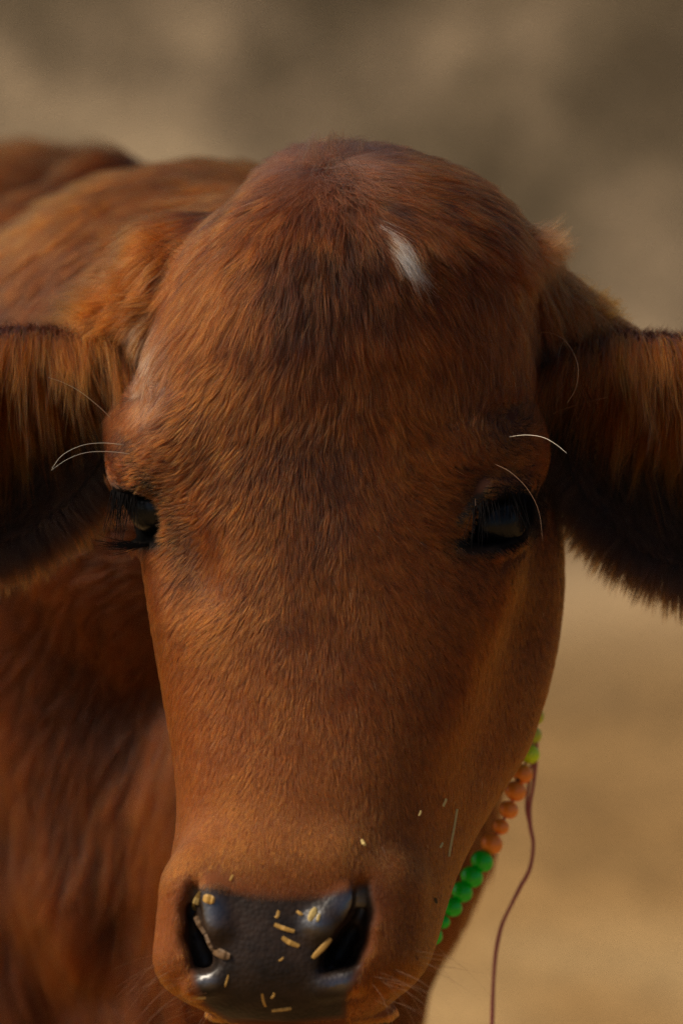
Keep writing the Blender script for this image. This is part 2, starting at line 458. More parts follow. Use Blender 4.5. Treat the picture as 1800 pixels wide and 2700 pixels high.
def normals_of(V, Q):
    d1 = V[Q[:, 2]] - V[Q[:, 0]]; d2 = V[Q[:, 3]] - V[Q[:, 1]]
    fn = np.cross(d1, d2); vn = np.zeros_like(V)
    for k in range(4):
        for c in range(3): vn[:, c] += np.bincount(Q[:, k], fn[:, c], len(V))
    return vn / (np.linalg.norm(vn, axis=1, keepdims=True) + 1e-9), fn
VN, FN = normals_of(V, Q)

# --- regions, in the head frame
def poly_dist(u, v, poly):
    """signed distance in px, negative inside"""
    d = np.full(u.shape, 1e9); ins = np.zeros(u.shape, bool); n = len(poly)
    for i in range(n):
        x0, y0 = poly[i]; x1, y1 = poly[(i + 1) % n]
        t = np.clip(((u - x0) * (x1 - x0) + (v - y0) * (y1 - y0)) / ((x1 - x0) ** 2 + (y1 - y0) ** 2), 0, 1)
        d = np.minimum(d, np.hypot(u - x0 - t * (x1 - x0), v - y0 - t * (y1 - y0)))
        c = ((y0 > v) != (y1 > v)) & (u < (x1 - x0) * (v - y0) / (y1 - y0 + 1e-9) + x0); ins ^= c
    return np.where(ins, -d, d)
print('eyeL', EYE_L_C, surf(440, 1400), surf(330, 1300))
PAD = [(500, 2330), (560, 2338), (640, 2356), (740, 2368), (850, 2362), (935, 2338), (978, 2325), (990, 2400), (968, 2480), (945, 2560), (918, 2610), (908, 2684), (760, 2700), (600, 2692), (545, 2655), (515, 2600), (500, 2530), (486, 2430)]
EYER = [(1196, 1450), (1226, 1402), (1262, 1342), (1305, 1314), (1370, 1308), (1408, 1312), (1406, 1378), (1372, 1418), (1320, 1440), (1250, 1448)]
EYEL = [(298, 1292), (350, 1294), (388, 1308), (408, 1345), (422, 1395), (432, 1430), (400, 1434), (345, 1434), (330, 1400)]
def bare_mask(p):
    u, v = uv_of(p)
    a = np.where(p[:, 1] > 25, np.clip(0.5 - poly_dist(u, v, PAD) / 22, 0, 1), 0)
    b = np.where((p[:, 1] > -45) & (p[:, 1] < 40), np.clip(0.5 - poly_dist(u, v, EYER) / 12, 0, 1), 0)
    c = np.where((p[:, 1] > -75) & (p[:, 1] < 20), np.clip(0.5 - poly_dist(u, v, EYEL) / 12, 0, 1), 0)
    return np.maximum(a, np.maximum(b, c))
def ear_coords(p, e):
    cu, cv, y, ang, a, b, side = e
    R_ = np.array(rotz_img(ang)); d = p - P(cu, cv, y)
    return np.stack([(d @ R_[0]) / a, d @ R_[1], (d @ R_[2]) / b], -1)

cow = bpy.data.objects.new('cow', None); link(cow)
cow.location = (S0[0], S0[1], 0)
tag(cow, 'young red brown cow facing the camera with white fleck on forehead', 'cow')
INV = np.array(cow.location)
def to_cow(p): return to_world(p) - INV

# body mesh
skin, nt, out = new_mat('cow_skin')
N = nt.nodes.new; L = nt.links.new
at = N('ShaderNodeAttribute'); at.attribute_name = 'bare'
dk = N('ShaderNodeAttribute'); dk.attribute_name = 'undercoat'
tc = N('ShaderNodeTexCoord')
vor = N('ShaderNodeTexVoronoi'); vor.inputs['Scale'].default_value = 420; vor.feature = 'F1'; L(tc.outputs['Object'], vor.inputs['Vector'])
nzs = N('ShaderNodeTexNoise'); nzs.inputs['Scale'].default_value = 90; nzs.inputs['Detail'].default_value = 5; L(tc.outputs['Object'], nzs.inputs['Vector'])
wet = N('ShaderNodeBsdfPrincipled')
gl = N('ShaderNodeAttribute'); gl.attribute_name = 'wetness'
rr = N('ShaderNodeValToRGB'); rr.color_ramp.elements[0].color = (.010, .006, .004, 1); rr.color_ramp.elements[1].color = (.034, .019, .012, 1); rr.color_ramp.elements[0].position = .35; rr.color_ramp.elements[1].position = .7
L(nzs.outputs['Fac'], rr.inputs[0])
dm = N('ShaderNodeMix'); dm.data_type = 'RGBA'; dm.inputs[6].default_value = (.004, .004, .004, 1); L(rr.outputs[0], dm.inputs[7])
dr = N('ShaderNodeMapRange'); dr.inputs['From Min'].default_value = .02; dr.inputs['From Max'].default_value = .2; L(gl.outputs['Fac'], dr.inputs['Value']); L(dr.outputs[0], dm.inputs[0]); L(dm.outputs[2], wet.inputs['Base Color'])
r2 = N('ShaderNodeMapRange'); r2.inputs['To Min'].default_value = .62; r2.inputs['To Max'].default_value = .2; L(gl.outputs['Fac'], r2.inputs['Value']); L(r2.outputs[0], wet.inputs['Roughness'])
ml = N('ShaderNodeMath'); ml.operation = 'MULTIPLY'; ml.inputs[1].default_value = .95; L(gl.outputs['Fac'], ml.inputs[0]); L(ml.outputs[0], wet.inputs['Specular IOR Level'])
wet.inputs['Coat Roughness'].default_value = .30; ml2 = N('ShaderNodeMath'); ml2.operation = 'POWER'; ml2.inputs[1].default_value = 2.0; L(gl.outputs['Fac'], ml2.inputs[0]); L(ml2.outputs[0], wet.inputs['Coat Weight']); wet.inputs['Coat IOR'].default_value = 1.9
ad = N('ShaderNodeMath'); ad.operation = 'ADD'; L(vor.outputs['Distance'], ad.inputs[0]); L(nzs.outputs['Fac'], ad.inputs[1])
bp = N('ShaderNodeBump'); bp.inputs['Strength'].default_value = .30; bp.inputs['Distance'].default_value = .0010; bp.invert = True
L(ad.outputs[0], bp.inputs['Height']); L(bp.outputs[0], wet.inputs['Normal'])
dry = N('ShaderNodeBsdfPrincipled'); dry.inputs['Roughness'].default_value = .8; dry.inputs['Specular IOR Level'].default_value = .15
L(dk.outputs['Color'], dry.inputs['Base Color'])
mx = N('ShaderNodeMixShader'); L(at.outputs['Fac'], mx.inputs[0]); L(dry.outputs[0], mx.inputs[1]); L(wet.outputs[0], mx.inputs[2]); L(mx.outputs[0], out.inputs[0])

me = bpy.data.meshes.new('body')
me.vertices.add(len(V)); me.vertices.foreach_set('co', to_cow(V).astype(np.float32).ravel())
me.loops.add(len(Q) * 4); me.loops.foreach_set('vertex_index', Q[:, ::1].astype(np.int32).ravel())
me.polygons.add(len(Q)); me.polygons.foreach_set('loop_start', np.arange(0, len(Q) * 4, 4, dtype=np.int32))
me.update(calc_edges=True); me.validate()
me.polygons.foreach_set('use_smooth', np.ones(len(me.polygons), dtype=bool))
bare_v = bare_mask(V)
a_ = me.attributes.new('bare', 'FLOAT', 'POINT'); a_.data.foreach_set('value', bare_v.astype(np.float32))
vu, vv_ = uv_of(V)
wetv = .22 + 0 * vu
for (a, b, su, sv) in ((560, 2400, 45, 55), (915, 2380, 60, 40), (830, 2430, 50, 40), (545, 2588, 34, 22), (895, 2590, 60, 28)):
    wetv = np.maximum(wetv, np.exp(-((vu - a) / su) ** 2 - ((vv_ - b) / sv) ** 2))
wetv = np.where((V[:, 1] > 25) & (vv_ > 2200), wetv, 0.0)
a_ = me.attributes.new('wetness', 'FLOAT', 'POINT'); a_.data.foreach_set('value', wetv.astype(np.float32))
uc = np.ones((len(V), 4), np.float32)
base = np.array((.045, .014, .006)) + (np.array((.17, .050, .014)) - np.array((.045, .014, .006))) * (np.clip((vv_ - 1300) / 700, 0, 1) * (V[:, 1] > -60))[:, None]
eyed = np.minimum(poly_dist(vu, vv_, EYER), poly_dist(vu, vv_, EYEL)); base = np.where(((eyed < 34) & (V[:, 1] > -70))[:, None], np.array((.012, .007, .005)), base)
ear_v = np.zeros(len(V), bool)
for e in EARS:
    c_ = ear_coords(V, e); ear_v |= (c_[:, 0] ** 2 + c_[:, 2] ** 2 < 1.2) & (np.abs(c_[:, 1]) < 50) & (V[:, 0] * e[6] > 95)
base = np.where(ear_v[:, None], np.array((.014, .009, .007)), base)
uc[:, :3] = base * (1 + .25 * noise(V, 40))[:, None]
a_ = me.attributes.new('undercoat', 'FLOAT_COLOR', 'POINT'); a_.data.foreach_set('color', uc.ravel())
me.materials.append(skin)
body = link(bpy.data.objects.new('body', me), cow)

# ------------------------------------------------------------------ fur
FLOW = [(880, 372, 0, -1), (760, 400, -.5, -.35), (1000, 400, .6, -.2), (700, 450, -.75, .5), (600, 500, -.85, .5), (520, 640, -.75, .65), (470, 760, -.62, .78), (430, 870, -.45, .9), (400, 990, -.2, 1), (365, 1060, -.7, .5), (320, 1120, -1, .15), (310, 1190, -1, .1),
 (430, 1130, -.9, .35), (440, 1230, -1, .05), (480, 1330, -.9, .45), (450, 1420, -.8, .6), (440, 1500, -.6, .8), (880, 520, 0, 1), (870, 700, 0, 1), (850, 1000, 0, 1), (800, 1400, 0, 1), (790, 600, -.35, .94), (700, 650, -.55, .8), (700, 800, -.3, .95), (600, 900, -.5, .87),
 (760, 1100, -.2, 1), (600, 1100, -.5, .86), (550, 1250, -.6, .8), (660, 1350, -.38, .93), (600, 1500, -.42, .9), (480, 1600, -.7, .7), (430, 1750, -.55, .83), (500, 1900, -.4, .9), (600, 2000, -.25, .97), (700, 1800, -.08, 1), (480, 2150, -.35, .95), (440, 2350, -.35, .95), (470, 2550, 0, 1),
 (980, 480, .7, .5), (1100, 450, .95, .25), (1200, 500, .92, .4), (1260, 600, .85, .5), (1350, 640, .9, .4), (1050, 600, .65, .75), (1100, 700, .58, .8), (1250, 750, .5, .87), (1340, 750, .4, .9), (950, 800, .3, .95), (1000, 900, .4, .9), (1150, 900, .35, .93), (1220, 1000, .1, 1), (1300, 900, .1, 1),
 (1200, 1150, .6, .8), (1250, 1190, .93, .35), (1050, 1150, .55, .83), (1120, 1260, .85, .5), (1000, 1300, .5, .85), (1130, 1370, .9, .45), (900, 1200, .2, 1), (1050, 1450, .6, .8), (1250, 1260, .95, .3), (1350, 1230, 1, .2), (1100, 1580, .6, .8), (1220, 1550, .8, .6),
 (1320, 1600, .75, .65), (1420, 1500, .5, .87), (1440, 1700, .3, .95), (1000, 1800, .3, .95), (1200, 1900, .5, .87), (900, 2000, .1, 1), (1100, 2150, .2, 1), (1100, 2350, .2, 1), (1040, 2520, .2, .95), (750, 2280, 0, 1), (560, 2270, -.2, 1), (900, 1600, .15, 1), (930, 2250, .1, 1),
 # behind: temple tufts, neck and shoulder
 (1420, 760, .35, .9), (1500, 860, .8, .55), (400, 760, -.6, .75), (300, 870, -.9, .3), (100, 600, -.5, .85), (300, 500, -.45, .9), (0, 400, -.9, .4), (450, 420, -.6, .7), (100, 1600, -.55, .85), (300, 1700, -.45, .9), (200, 2200, .1, 1), (300, 2600, .25, 1), (0, 2400, .2, 1), (380, 2400, -.05, 1), (1350, 2200, -.2, 1), (1150, 2600, -.2, 1)]
FL = np.array(FLOW)
def flow(u, v):
    U = np.zeros(len(u)); W = np.zeros(len(u)); S = np.zeros(len(u))
    for a, b, c, d in FLOW:
        n = math.hypot(c, d); w = 1.0 / (((u - a) ** 2 + (v - b) ** 2) / 1e4 + 0.12) ** 2
        U += w * c / n; W += w * d / n; S += w
    # the whorl beside the right-hand brow
    for (wu, wv, sg, rad) in ((1345, 1098, 1, 85), (372, 1040, -1, 45)):
        dx, dy = u - wu, v - wv; r = np.hypot(dx, dy) + 1e-6; g = np.exp(-(r / rad) ** 2) * S * 3
        U += g * (-dy / r * sg * -1 + .35 * dx / r); W += g * (dx / r * sg * -1 + .35 * dy / r)
        S += g
    n = np.hypot(U, W) + 1e-9
    return U / n, W / n

def lerp_tab(x, tab):
    t = np.array(tab, float); return np.interp(x, t[:, 0], t[:, 1])

def sample(nn, weight):
    """random roots on the body, faces weighted"""
    area = np.linalg.norm(FN, axis=1) * .5
    w = area * weight; cdf = np.cumsum(w); r = rng.random(nn) * cdf[-1]; f = np.searchsorted(cdf, r)
    a, b = rng.random((2, nn, 1)); q = Q[f]
    p = V[q[:, 0]] * (1 - a) * (1 - b) + V[q[:, 1]] * a * (1 - b) + V[q[:, 2]] * a * b + V[q[:, 3]] * (1 - a) * b
    n = VN[q[:, 0]] * (1 - a) * (1 - b) + VN[q[:, 1]] * a * (1 - b) + VN[q[:, 2]] * a * b + VN[q[:, 3]] * (1 - a) * b
    n /= np.linalg.norm(n, axis=1, keepdims=True) + 1e-9
    return p, n

FC = V[Q].mean(1); FNn = FN / (np.linalg.norm(FN, axis=1, keepdims=True) + 1e-9)
view = np.array((0, 2000, 0)) - FC; view /= np.linalg.norm(view, axis=1, keepdims=True)
facing = (FNn * view).sum(1)
if np.median(facing[(np.abs(FC[:, 0]) < 60) & (FC[:, 1] > 20)]) < 0:
    print('flip'); VN *= -1; FNn *= -1; facing *= -1
    me.flip_normals()
fu, fv = uv_of(FC)

hairmat, nt, out = new_mat('coat_hair')
N = nt.nodes.new; L = nt.links.new
ha = N('ShaderNodeAttribute'); ha.attribute_name = 'tint'
hi = N('ShaderNodeHairInfo')
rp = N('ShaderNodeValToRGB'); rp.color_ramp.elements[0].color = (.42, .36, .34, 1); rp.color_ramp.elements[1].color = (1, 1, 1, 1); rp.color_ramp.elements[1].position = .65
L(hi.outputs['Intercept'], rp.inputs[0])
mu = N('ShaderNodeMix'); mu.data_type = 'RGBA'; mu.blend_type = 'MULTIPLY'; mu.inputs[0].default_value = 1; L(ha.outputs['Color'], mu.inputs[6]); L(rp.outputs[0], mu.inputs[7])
hb = N('ShaderNodeBsdfHairPrincipled'); hb.model = 'CHIANG'; hb.parametrization = 'COLOR'
L(mu.outputs[2], hb.inputs['Color']); hb.inputs['Roughness'].default_value = .38; hb.inputs['Radial Roughness'].default_value = .45
hb.inputs['IOR'].default_value = 1.29
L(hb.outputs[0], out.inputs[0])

def make_hair(name, p, n, t, length, lift, radius, tint, npts=5, clump=.5, clump_size=14, curl=.15, droop=None, parent=cow, cvar=.22):
    N_ = len(p)
    s = np.linspace(0, 1, npts)[None, :, None]
    L_ = length[:, None, None]
    side = np.cross(n, t)
    w1 = noise(p, 7.0)[:, None, None]; w2 = rng.normal(0, 1, (N_, 1, 1))
    pts = p[:, None, :] + L_ * (t[:, None, :] * s + n[:, None, :] * (lift[:, None, None] * s * (1 - .62 * s)) + side[:, None, :] * (np.broadcast_to(curl, (N_,))[:, None, None] * (w1 + .35 * w2) * s ** 1.6))
    pts = pts - n[:, None, :] * 0.4
    if droop is not None: pts[..., 2] -= (L_ * np.broadcast_to(droop, (N_,))[:, None, None] * s ** 2)[..., 0]
    if np.max(clump) > 0:
        nc = max(1, N_ // clump_size); idx = rng.choice(N_, nc, replace=False)
        kd = kdtree.KDTree(nc)
        for i, k in enumerate(idx): kd.insert(p[k], i)
        kd.balance(); find = kd.find
        near = np.fromiter((find(q)[1] for q in p.tolist()), dtype=np.int64, count=N_)
        cp = pts[idx][near]; ct = tint[idx][near]
        amt = np.broadcast_to(clump, (N_,))[:, None, None] * (.6 + .8 * rng.random((N_, 1, 1)))
        # only towards the centre line of the clump, by no more than the roots' distance
        off = (cp - cp[:, :1]) - (pts - pts[:, :1]) + (cp[:, :1] - p[:, None, :])
        pts = pts + off * np.clip(amt, 0, .97) * s ** 1.1
        crnd = rng.normal(0, 1, nc)[near]
        tint = tint * (1 + cvar * crnd)[:, None]
    tint = np.clip(tint * (1 + .16 * rng.normal(0, 1, N_))[:, None], .003, .999)
    cv = bpy.data.hair_curves.new(name)
    cv.add_curves([npts] * N_)
    W = to_cow(pts.reshape(-1, 3)).astype(np.float32)
    cv.attributes['position'].data.foreach_set('vector', W.ravel())
    ra = cv.attributes.get('radius') or cv.attributes.new('radius', 'FLOAT', 'POINT')
    prof = np.array([1, .95, .8, .5, .12]) if npts == 5 else np.interp(np.linspace(0, 1, npts), [0, .6, 1], [1, .85, .1])
    ra.data.foreach_set('value', (radius[:, None] * prof[None, :] / 1000).astype(np.float32).ravel())
    ta = cv.attributes.new('tint', 'FLOAT_COLOR', 'CURVE')
    ta.data.foreach_set('color', np.hstack([tint, np.ones((N_, 1))]).astype(np.float32).ravel())
    cv.materials.append(hairmat)
    o = link(bpy.data.objects.new(name, cv), parent)
    return o

def tangent(d, n):
    t = d - (d * n).sum(1, keepdims=True) * n
    return t / (np.linalg.norm(t, axis=1, keepdims=True) + 1e-9)

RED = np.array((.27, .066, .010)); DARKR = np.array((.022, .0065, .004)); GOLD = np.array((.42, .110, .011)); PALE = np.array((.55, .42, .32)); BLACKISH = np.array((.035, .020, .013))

# --- head coat
def in_ear(p):
    r = np.zeros(len(p), bool)
    for e in EARS:
        c = ear_coords(p, e); r |= (c[:, 0] ** 2 + c[:, 2] ** 2 < 1.12) & (np.abs(c[:, 1]) < 45) & (p[:, 0] * e[6] > 100)
    return r
fr_head = (FC[:, 1] > -130) & (FC[:, 2] < 215) & (np.abs(FC[:, 0]) < 215) & (FC[:, 2] > -330)
fr_ear = in_ear(FC)
w = np.where(fr_head & ~fr_ear, np.clip(facing + .35, 0, 1) ** .5, 0) * (1 - bare_mask(FC)) * np.where(FC[:, 1] > -60, 1, .45) * (1 + 1.3 * np.clip((fv - 1900) / 400, 0, 1))
NH = 520000
p, n = sample(NH, w)
keep = rng.random(NH) > bare_mask(p) * 1.6; p, n = p[keep], n[keep]
u, v = uv_of(p)
du, dv = flow(u, v)
poll = np.exp(-((u - 880) / 110) ** 2 - ((v - 420) / 75) ** 2)
jit = rng.normal(0, .13, len(u)) * (1 + 5 * poll) + .22 * noise(p, 9) * (1 + 4 * poll) + .12 * noise(p, 30)
cj, sj = np.cos(jit), np.sin(jit); du, dv = du * cj - dv * sj, du * sj + dv * cj
t = tangent(np.stack([du, np.zeros_like(du), -dv], -1), n)
length = lerp_tab(v, [(360, 15), (450, 20), (600, 28), (800, 26), (1000, 16), (1200, 12.5), (1500, 9.5), (1900, 7.5), (2150, 5.5), (2300, 4), (2700, 4.0)])
# short coat over the brows, round the eyes and on the cheeks
for (eu, ev, r) in ((1320, 1330, 170), (350, 1330, 140), (1340, 1120, 90), (330, 1160, 70)):
    g = np.exp(-((u - eu) ** 2 + (v - ev) ** 2) / r ** 2); length *= 1 - .62 * g
length *= 1 - .35 * np.clip((u - 1150) / 250, 0, 1) * (v > 1250)
temple = ((u > 1330) | (u < 470)) & (p[:, 1] < -35) & (v < 1000)
length = np.where(temple, 26, length)
length *= (.75 + .5 * rng.random(len(u))) * (1 + .25 * poll)
lift = lerp_tab(v, [(360, .5), (480, .36), (800, .30), (1300, .28), (2000, .30), (2700, .35)]) * (.6 + .8 * rng.random(len(u)))
lift = np.where(temple, .8 * rng.random(len(u)) + .2, lift)
lg = lerp_tab(v, [(900, 1), (1700, .55), (2200, .22)])
dark_mid = .36 * np.exp(-((u - 850) / 115) ** 2 - ((v - 980) / 500) ** 2)
pm = p + t * (length * .62)[:, None]; um, vm = uv_of(pm)
tone = np.clip(lerp_tab(v, [(400, .42), (1500, .52), (2200, .78)]) - dark_mid + lg * .60 * noise(p, 2.1) + (.1 + .08 * lg) * noise(p, 9) + .08 * noise(p, 50) + .16 * lg * rng.normal(0, 1, len(u)), 0, 1)
tint = DARKR + (RED - DARKR) * tone[:, None]
gold = np.clip(lerp_tab(v, [(400, 0), (1200, .15), (2000, .35), (2300, .75), (2700, .8)]) + .25 * noise(p + 50, 30), 0, 1)
gold = np.maximum(gold, np.where(temple & (u < 900), .3, 0))
tint = tint + (GOLD - tint) * (gold * .6)[:, None]
# dark whorl at the poll, dark root of the ears, dark skin round the pad
g = np.exp(-(((u - 880) / 90) ** 2 + ((v - 440) / 70) ** 2)) * .55; tint = tint + (np.array((.10, .05, .035)) - tint) * g[:, None]
pad_d = poly_dist(u, v, PAD); g = np.clip(1 - pad_d / 55, 0, 1) * (p[:, 1] > 20) * np.exp(-((v - 2345) / 60) ** 2) * .7; tint = tint + (BLACKISH * 1.5 - tint) * g[:, None]
ering = np.minimum(poly_dist(u, v, EYER), poly_dist(u, v, EYEL)); g = np.clip(1 - ering / 20, 0, 1) * .8 * ((p[:, 1] > -60)); tint = tint + (BLACKISH - tint) * g[:, None]
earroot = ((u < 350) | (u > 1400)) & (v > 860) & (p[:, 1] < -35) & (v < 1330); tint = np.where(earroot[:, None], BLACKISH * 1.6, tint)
# pale sheen of the sidelight over the left temple, painted into the hair tint
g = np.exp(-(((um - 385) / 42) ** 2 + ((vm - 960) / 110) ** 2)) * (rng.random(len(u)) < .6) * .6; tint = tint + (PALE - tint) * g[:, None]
# the white fleck
fl = ((um - 1076 - (vm - 700) * .45) / 24) ** 2 + ((vm - 697) / 50) ** 2 + .6 * noise(p, 2.8) + .25 * rng.normal(0, 1, len(u))
wh = fl < 1; tint = np.where(wh[:, None], np.array((.995, .985, .93)) * (.93 + .07 * rng.random(len(u)))[:, None], tint)
length = np.where(wh, length * .9, length); lift = np.where(wh, .55 + .3 * rng.random(len(u)), lift)
grey = rng.random(len(u)) < .0006; tint = np.where(grey[:, None], PALE * 1.2, tint)
radius = lerp_tab(v, [(360, .16), (1200, .145), (2700, .11)]) * (.7 + .5 * rng.random(len(u)))
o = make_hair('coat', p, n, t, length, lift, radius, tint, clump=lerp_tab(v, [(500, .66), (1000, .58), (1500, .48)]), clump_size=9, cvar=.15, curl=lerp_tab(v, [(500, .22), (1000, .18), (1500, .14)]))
o['kind'] = 'stuff'
print('head hair', len(u), round(time.time() - T0, 1))

# --- neck and body coat (out of focus)
w = np.where(~fr_head & ~fr_ear, np.clip(facing + .3, 0, 1), 0) * np.where((fu > -500) & (fu < 2000) & (fv < 3000), 1, .06)
NB = 130000
p, n = sample(NB, w); u, v = uv_of(p); du, dv = flow(u, v)
jit = .35 * noise(p, 60) + .15 * rng.normal(0, 1, NB); cj, sj = np.cos(jit), np.sin(jit); du, dv = du * cj - dv * sj, du * sj + dv * cj
t = tangent(np.stack([du, np.full(NB, -.15), -dv], -1), n)
length = (34 + 14 * np.clip((v - 2000) / 500, 0, 1)) * (.7 + .6 * rng.random(NB))
lift = .12 + .25 * rng.random(NB)
st = np.stack([p[:, 0] * .8 + p[:, 2] * .5, p[:, 1] * .5, p[:, 2] * .35], -1)
tone = np.clip(.55 + .42 * noise(st, 26) + .2 * noise(p + 30, 90), 0, 1)
tint = DARKR * .8 + (RED * .62 - DARKR * .8) * tone[:, None]
g = np.clip(.1 + .5 * noise(p + 200, 120) + .35 * (v < 600), 0, 1); tint = tint + (GOLD * .6 - tint) * (g * .4)[:, None]
o = make_hair('body_coat', p, n, t, length, lift, np.full(NB, .36), tint, npts=4, clump=.45, clump_size=40, curl=.16, cvar=.12)
o['kind'] = 'stuff'

# --- ears
for e in EARS:
    side = e[6]
    ec = ear_coords(FC, e)
    isin = (ec[:, 0] ** 2 + ec[:, 2] ** 2 < 1.15) & (np.abs(ec[:, 1]) < 45) & (FC[:, 0] * side > 95)
    # short coat over the whole ear
    w = np.where(isin, np.clip(facing + .4, 0, 1), 0)
    w = w * np.where(np.hypot(ec[:, 0], ec[:, 2]) > .86, 2.2, 1)
    nn = 52000; p, n = sample(nn, w); c = ear_coords(p, e); rr_ = np.hypot(c[:, 0], c[:, 2])
    out_dir = np.stack([c[:, 0], np.zeros(nn), c[:, 2]], -1); R_ = np.array(rotz_img(e[3])); out_dir = out_dir @ R_
    out_dir /= np.linalg.norm(out_dir, axis=1, keepdims=True) + 1e-9
    rim = rr_ > .86
    low = (out_dir[:, 2] < .25)
    upr = rim & ~low
    d = np.where(rim[:, None], out_dir * 1.0 + np.array((0, .1, -.45)), np.array((side * .3, .1, -1.0)))
    d = np.where(upr[:, None], out_dir * .25 + np.array((side * .25, .75, .1)) + rng.normal(0, .25, (nn, 3)), d)
    t = d / np.linalg.norm(d, axis=1, keepdims=True); t = np.where(rim[:, None], t * .8 + tangent(t, n) * .2, tangent(t, n)); t /= np.linalg.norm(t, axis=1, keepdims=True)
    length = np.where(rim, np.where(low, 17, 10), 8) * (.5 + .9 * rng.random(nn))
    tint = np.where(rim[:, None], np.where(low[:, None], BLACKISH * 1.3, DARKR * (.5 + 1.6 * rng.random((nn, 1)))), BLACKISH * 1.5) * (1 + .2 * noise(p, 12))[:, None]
    lite = rim & low & (n[:, 1] < .3) & (rng.random(nn) < (.75 if side < 0 else .45)); tint = np.where(lite[:, None], GOLD * .7, tint)
    o = make_hair('ear_coat', p, n, t, length, np.full(nn, .3), np.full(nn, .13), tint, clump=.45, clump_size=14, curl=.22)
    o['kind'] = 'stuff'
    # long hair hanging inside from the upper rim
    up = ec[:, 2]
    w = np.where(isin & (facing > -.35) & (FC[:, 1] > e[2] - 26), 1.0, 0) * np.clip(up - .05 + .25 * np.abs(ec[:, 0]), 0, 1) ** 1.3
    nn = 30000; p, n = sample(nn, w); c = ear_coords(p, e)
    inw = np.clip(-side * c[:, 0], 0, 1)
    d = np.array((side * .10, .30, -1.0)) + rng.normal(0, .10, (nn, 3)) + np.stack([.45 * noise(p, 25) - side * .55 * inw, np.zeros(nn), np.zeros(nn)], -1)
    R_ = np.array(rotz_img(e[3])); od = np.stack([c[:, 0], np.zeros(nn), c[:, 2]], -1) @ R_; od /= np.linalg.norm(od, axis=1, keepdims=True) + 1e-9
    rimw = np.clip((np.hypot(c[:, 0], c[:, 2]) - .72) / .2, 0, 1)[:, None]
    d = d * (1 - rimw) + rimw * (od * .35 + np.array((side * .1, .75, -.25)) + rng.normal(0, .12, (nn, 3)))
    t = d / np.linalg.norm(d, axis=1, keepdims=True)
    length = 66 * (.2 + .9 * rng.random(nn) ** 1.4) * (1 - .35 * inw)
    shade = np.clip(.42 + .40 * noise(p, 2.2) + .20 * noise(p, 9) + .18 * rng.normal(0, 1, nn), .06, 1.1)
    tint = GOLD * 1.2 * shade[:, None]
    pale = rng.random(nn) < .02; tint = np.where(pale[:, None], np.array((.70, .38, .12)), tint)
    o = make_hair('ear_hair', p, n, t, length, np.where(rimw[:, 0] > .5, .12, .4) * (.5 + rng.random(nn)), np.full(nn, .12), tint, npts=7, clump=.7, clump_size=16, curl=.14, droop=rimw[:, 0] * .75)
    o['kind'] = 'stuff'
# --- loose tufts at the temples and on the poll
def tuft(cu, cv, rad, d, nn, length, tint, lift=.5, curl=.45, ymax=0):
    w = np.exp(-((fu - cu) ** 2 + (fv - cv) ** 2) / rad ** 2) * (FC[:, 1] < ymax) * (FC[:, 1] > -150) * (facing > -.5)
    p, n = sample(nn, w)
    d = np.array(d, float) + rng.normal(0, .28, (nn, 3)); t = d / np.linalg.norm(d, axis=1, keepdims=True)
    o = make_hair('tuft', p, n, t, length * (.4 + .8 * rng.random(nn)), np.full(nn, lift), np.full(nn, .12), np.array(tint) * (.6 + .6 * rng.random((nn, 1))), npts=6, clump=.75, clump_size=18, curl=curl)
    o['kind'] = 'stuff'
tuft(1390, 650, 34, (1, -.1, -.05), 1500, 22, np.array((.30, .085, .02)), ymax=-25)
tuft(1560, 800, 60, (.9, -.1, .25), 700, 16, GOLD * .8, ymax=-40)
tuft(440, 660, 50, (-.8, .1, .1), 700, 18, RED, ymax=-25)
tuft(380, 740, 55, (-.7, .2, -.5), 1100, 26, RED * 1.1, ymax=-30)
tuft(300, 830, 60, (-1, .1, -.15), 1300, 24, RED * 1.2, ymax=-40)
tuft(860, 392, 90, (0, .1, 1), 500, 12, np.array((.10, .04, .018)), ymax=10)
print('hair done', round(time.time() - T0, 1))

# ------------------------------------------------------------------ eyes and lashes
eye_mat, nt, out = new_mat('eye_surface')
b = nt.nodes.new('ShaderNodeBsdfPrincipled'); b.inputs['Base Color'].default_value = (.005, .006, .006, 1); b.inputs['Roughness'].default_value = .27
b.inputs['Specular IOR Level'].default_value = .28; nt.links.new(b.outputs[0], out.inputs[0])
lash_mat = simple_mat('lash_black', (.006, .005, .005), .9, .05)
def uv_sphere(c, r, seg=40, ring=24):
    Vv = []; Ff = []
    for i in range(ring + 1):
        th = math.pi * i / ring
        for k in range(seg):
            ph = 2 * math.pi * k / seg
            Vv.append(np.array(c) + np.array((r[0] * math.sin(th) * math.cos(ph), r[1] * math.sin(th) * math.sin(ph), r[2] * math.cos(th))))
    for i in range(ring):
        for k in range(seg): Ff.append((i * seg + k, i * seg + (k + 1) % seg, (i + 1) * seg + (k + 1) % seg, (i + 1) * seg + k))
    return Vv, Ff
def centred(name, pts_world, faces, mat, parent, smooth=True):
    c = np.mean(np.array([tuple(q) for q in pts_world]), 0)
    o = mesh_obj(name, np.array([tuple(q) for q in pts_world]) - c, faces, mat, parent, smooth)
    o.location = c - (INV if parent is cow else 0)
    return o
for c, er in ((EYE_R_C, 18.5), (EYE_L_C, 15.5)):
    vv, ff = uv_sphere(c, (er, er, er * .9)); centred('eye', to_world(np.array(vv)), ff, eye_mat, cow)
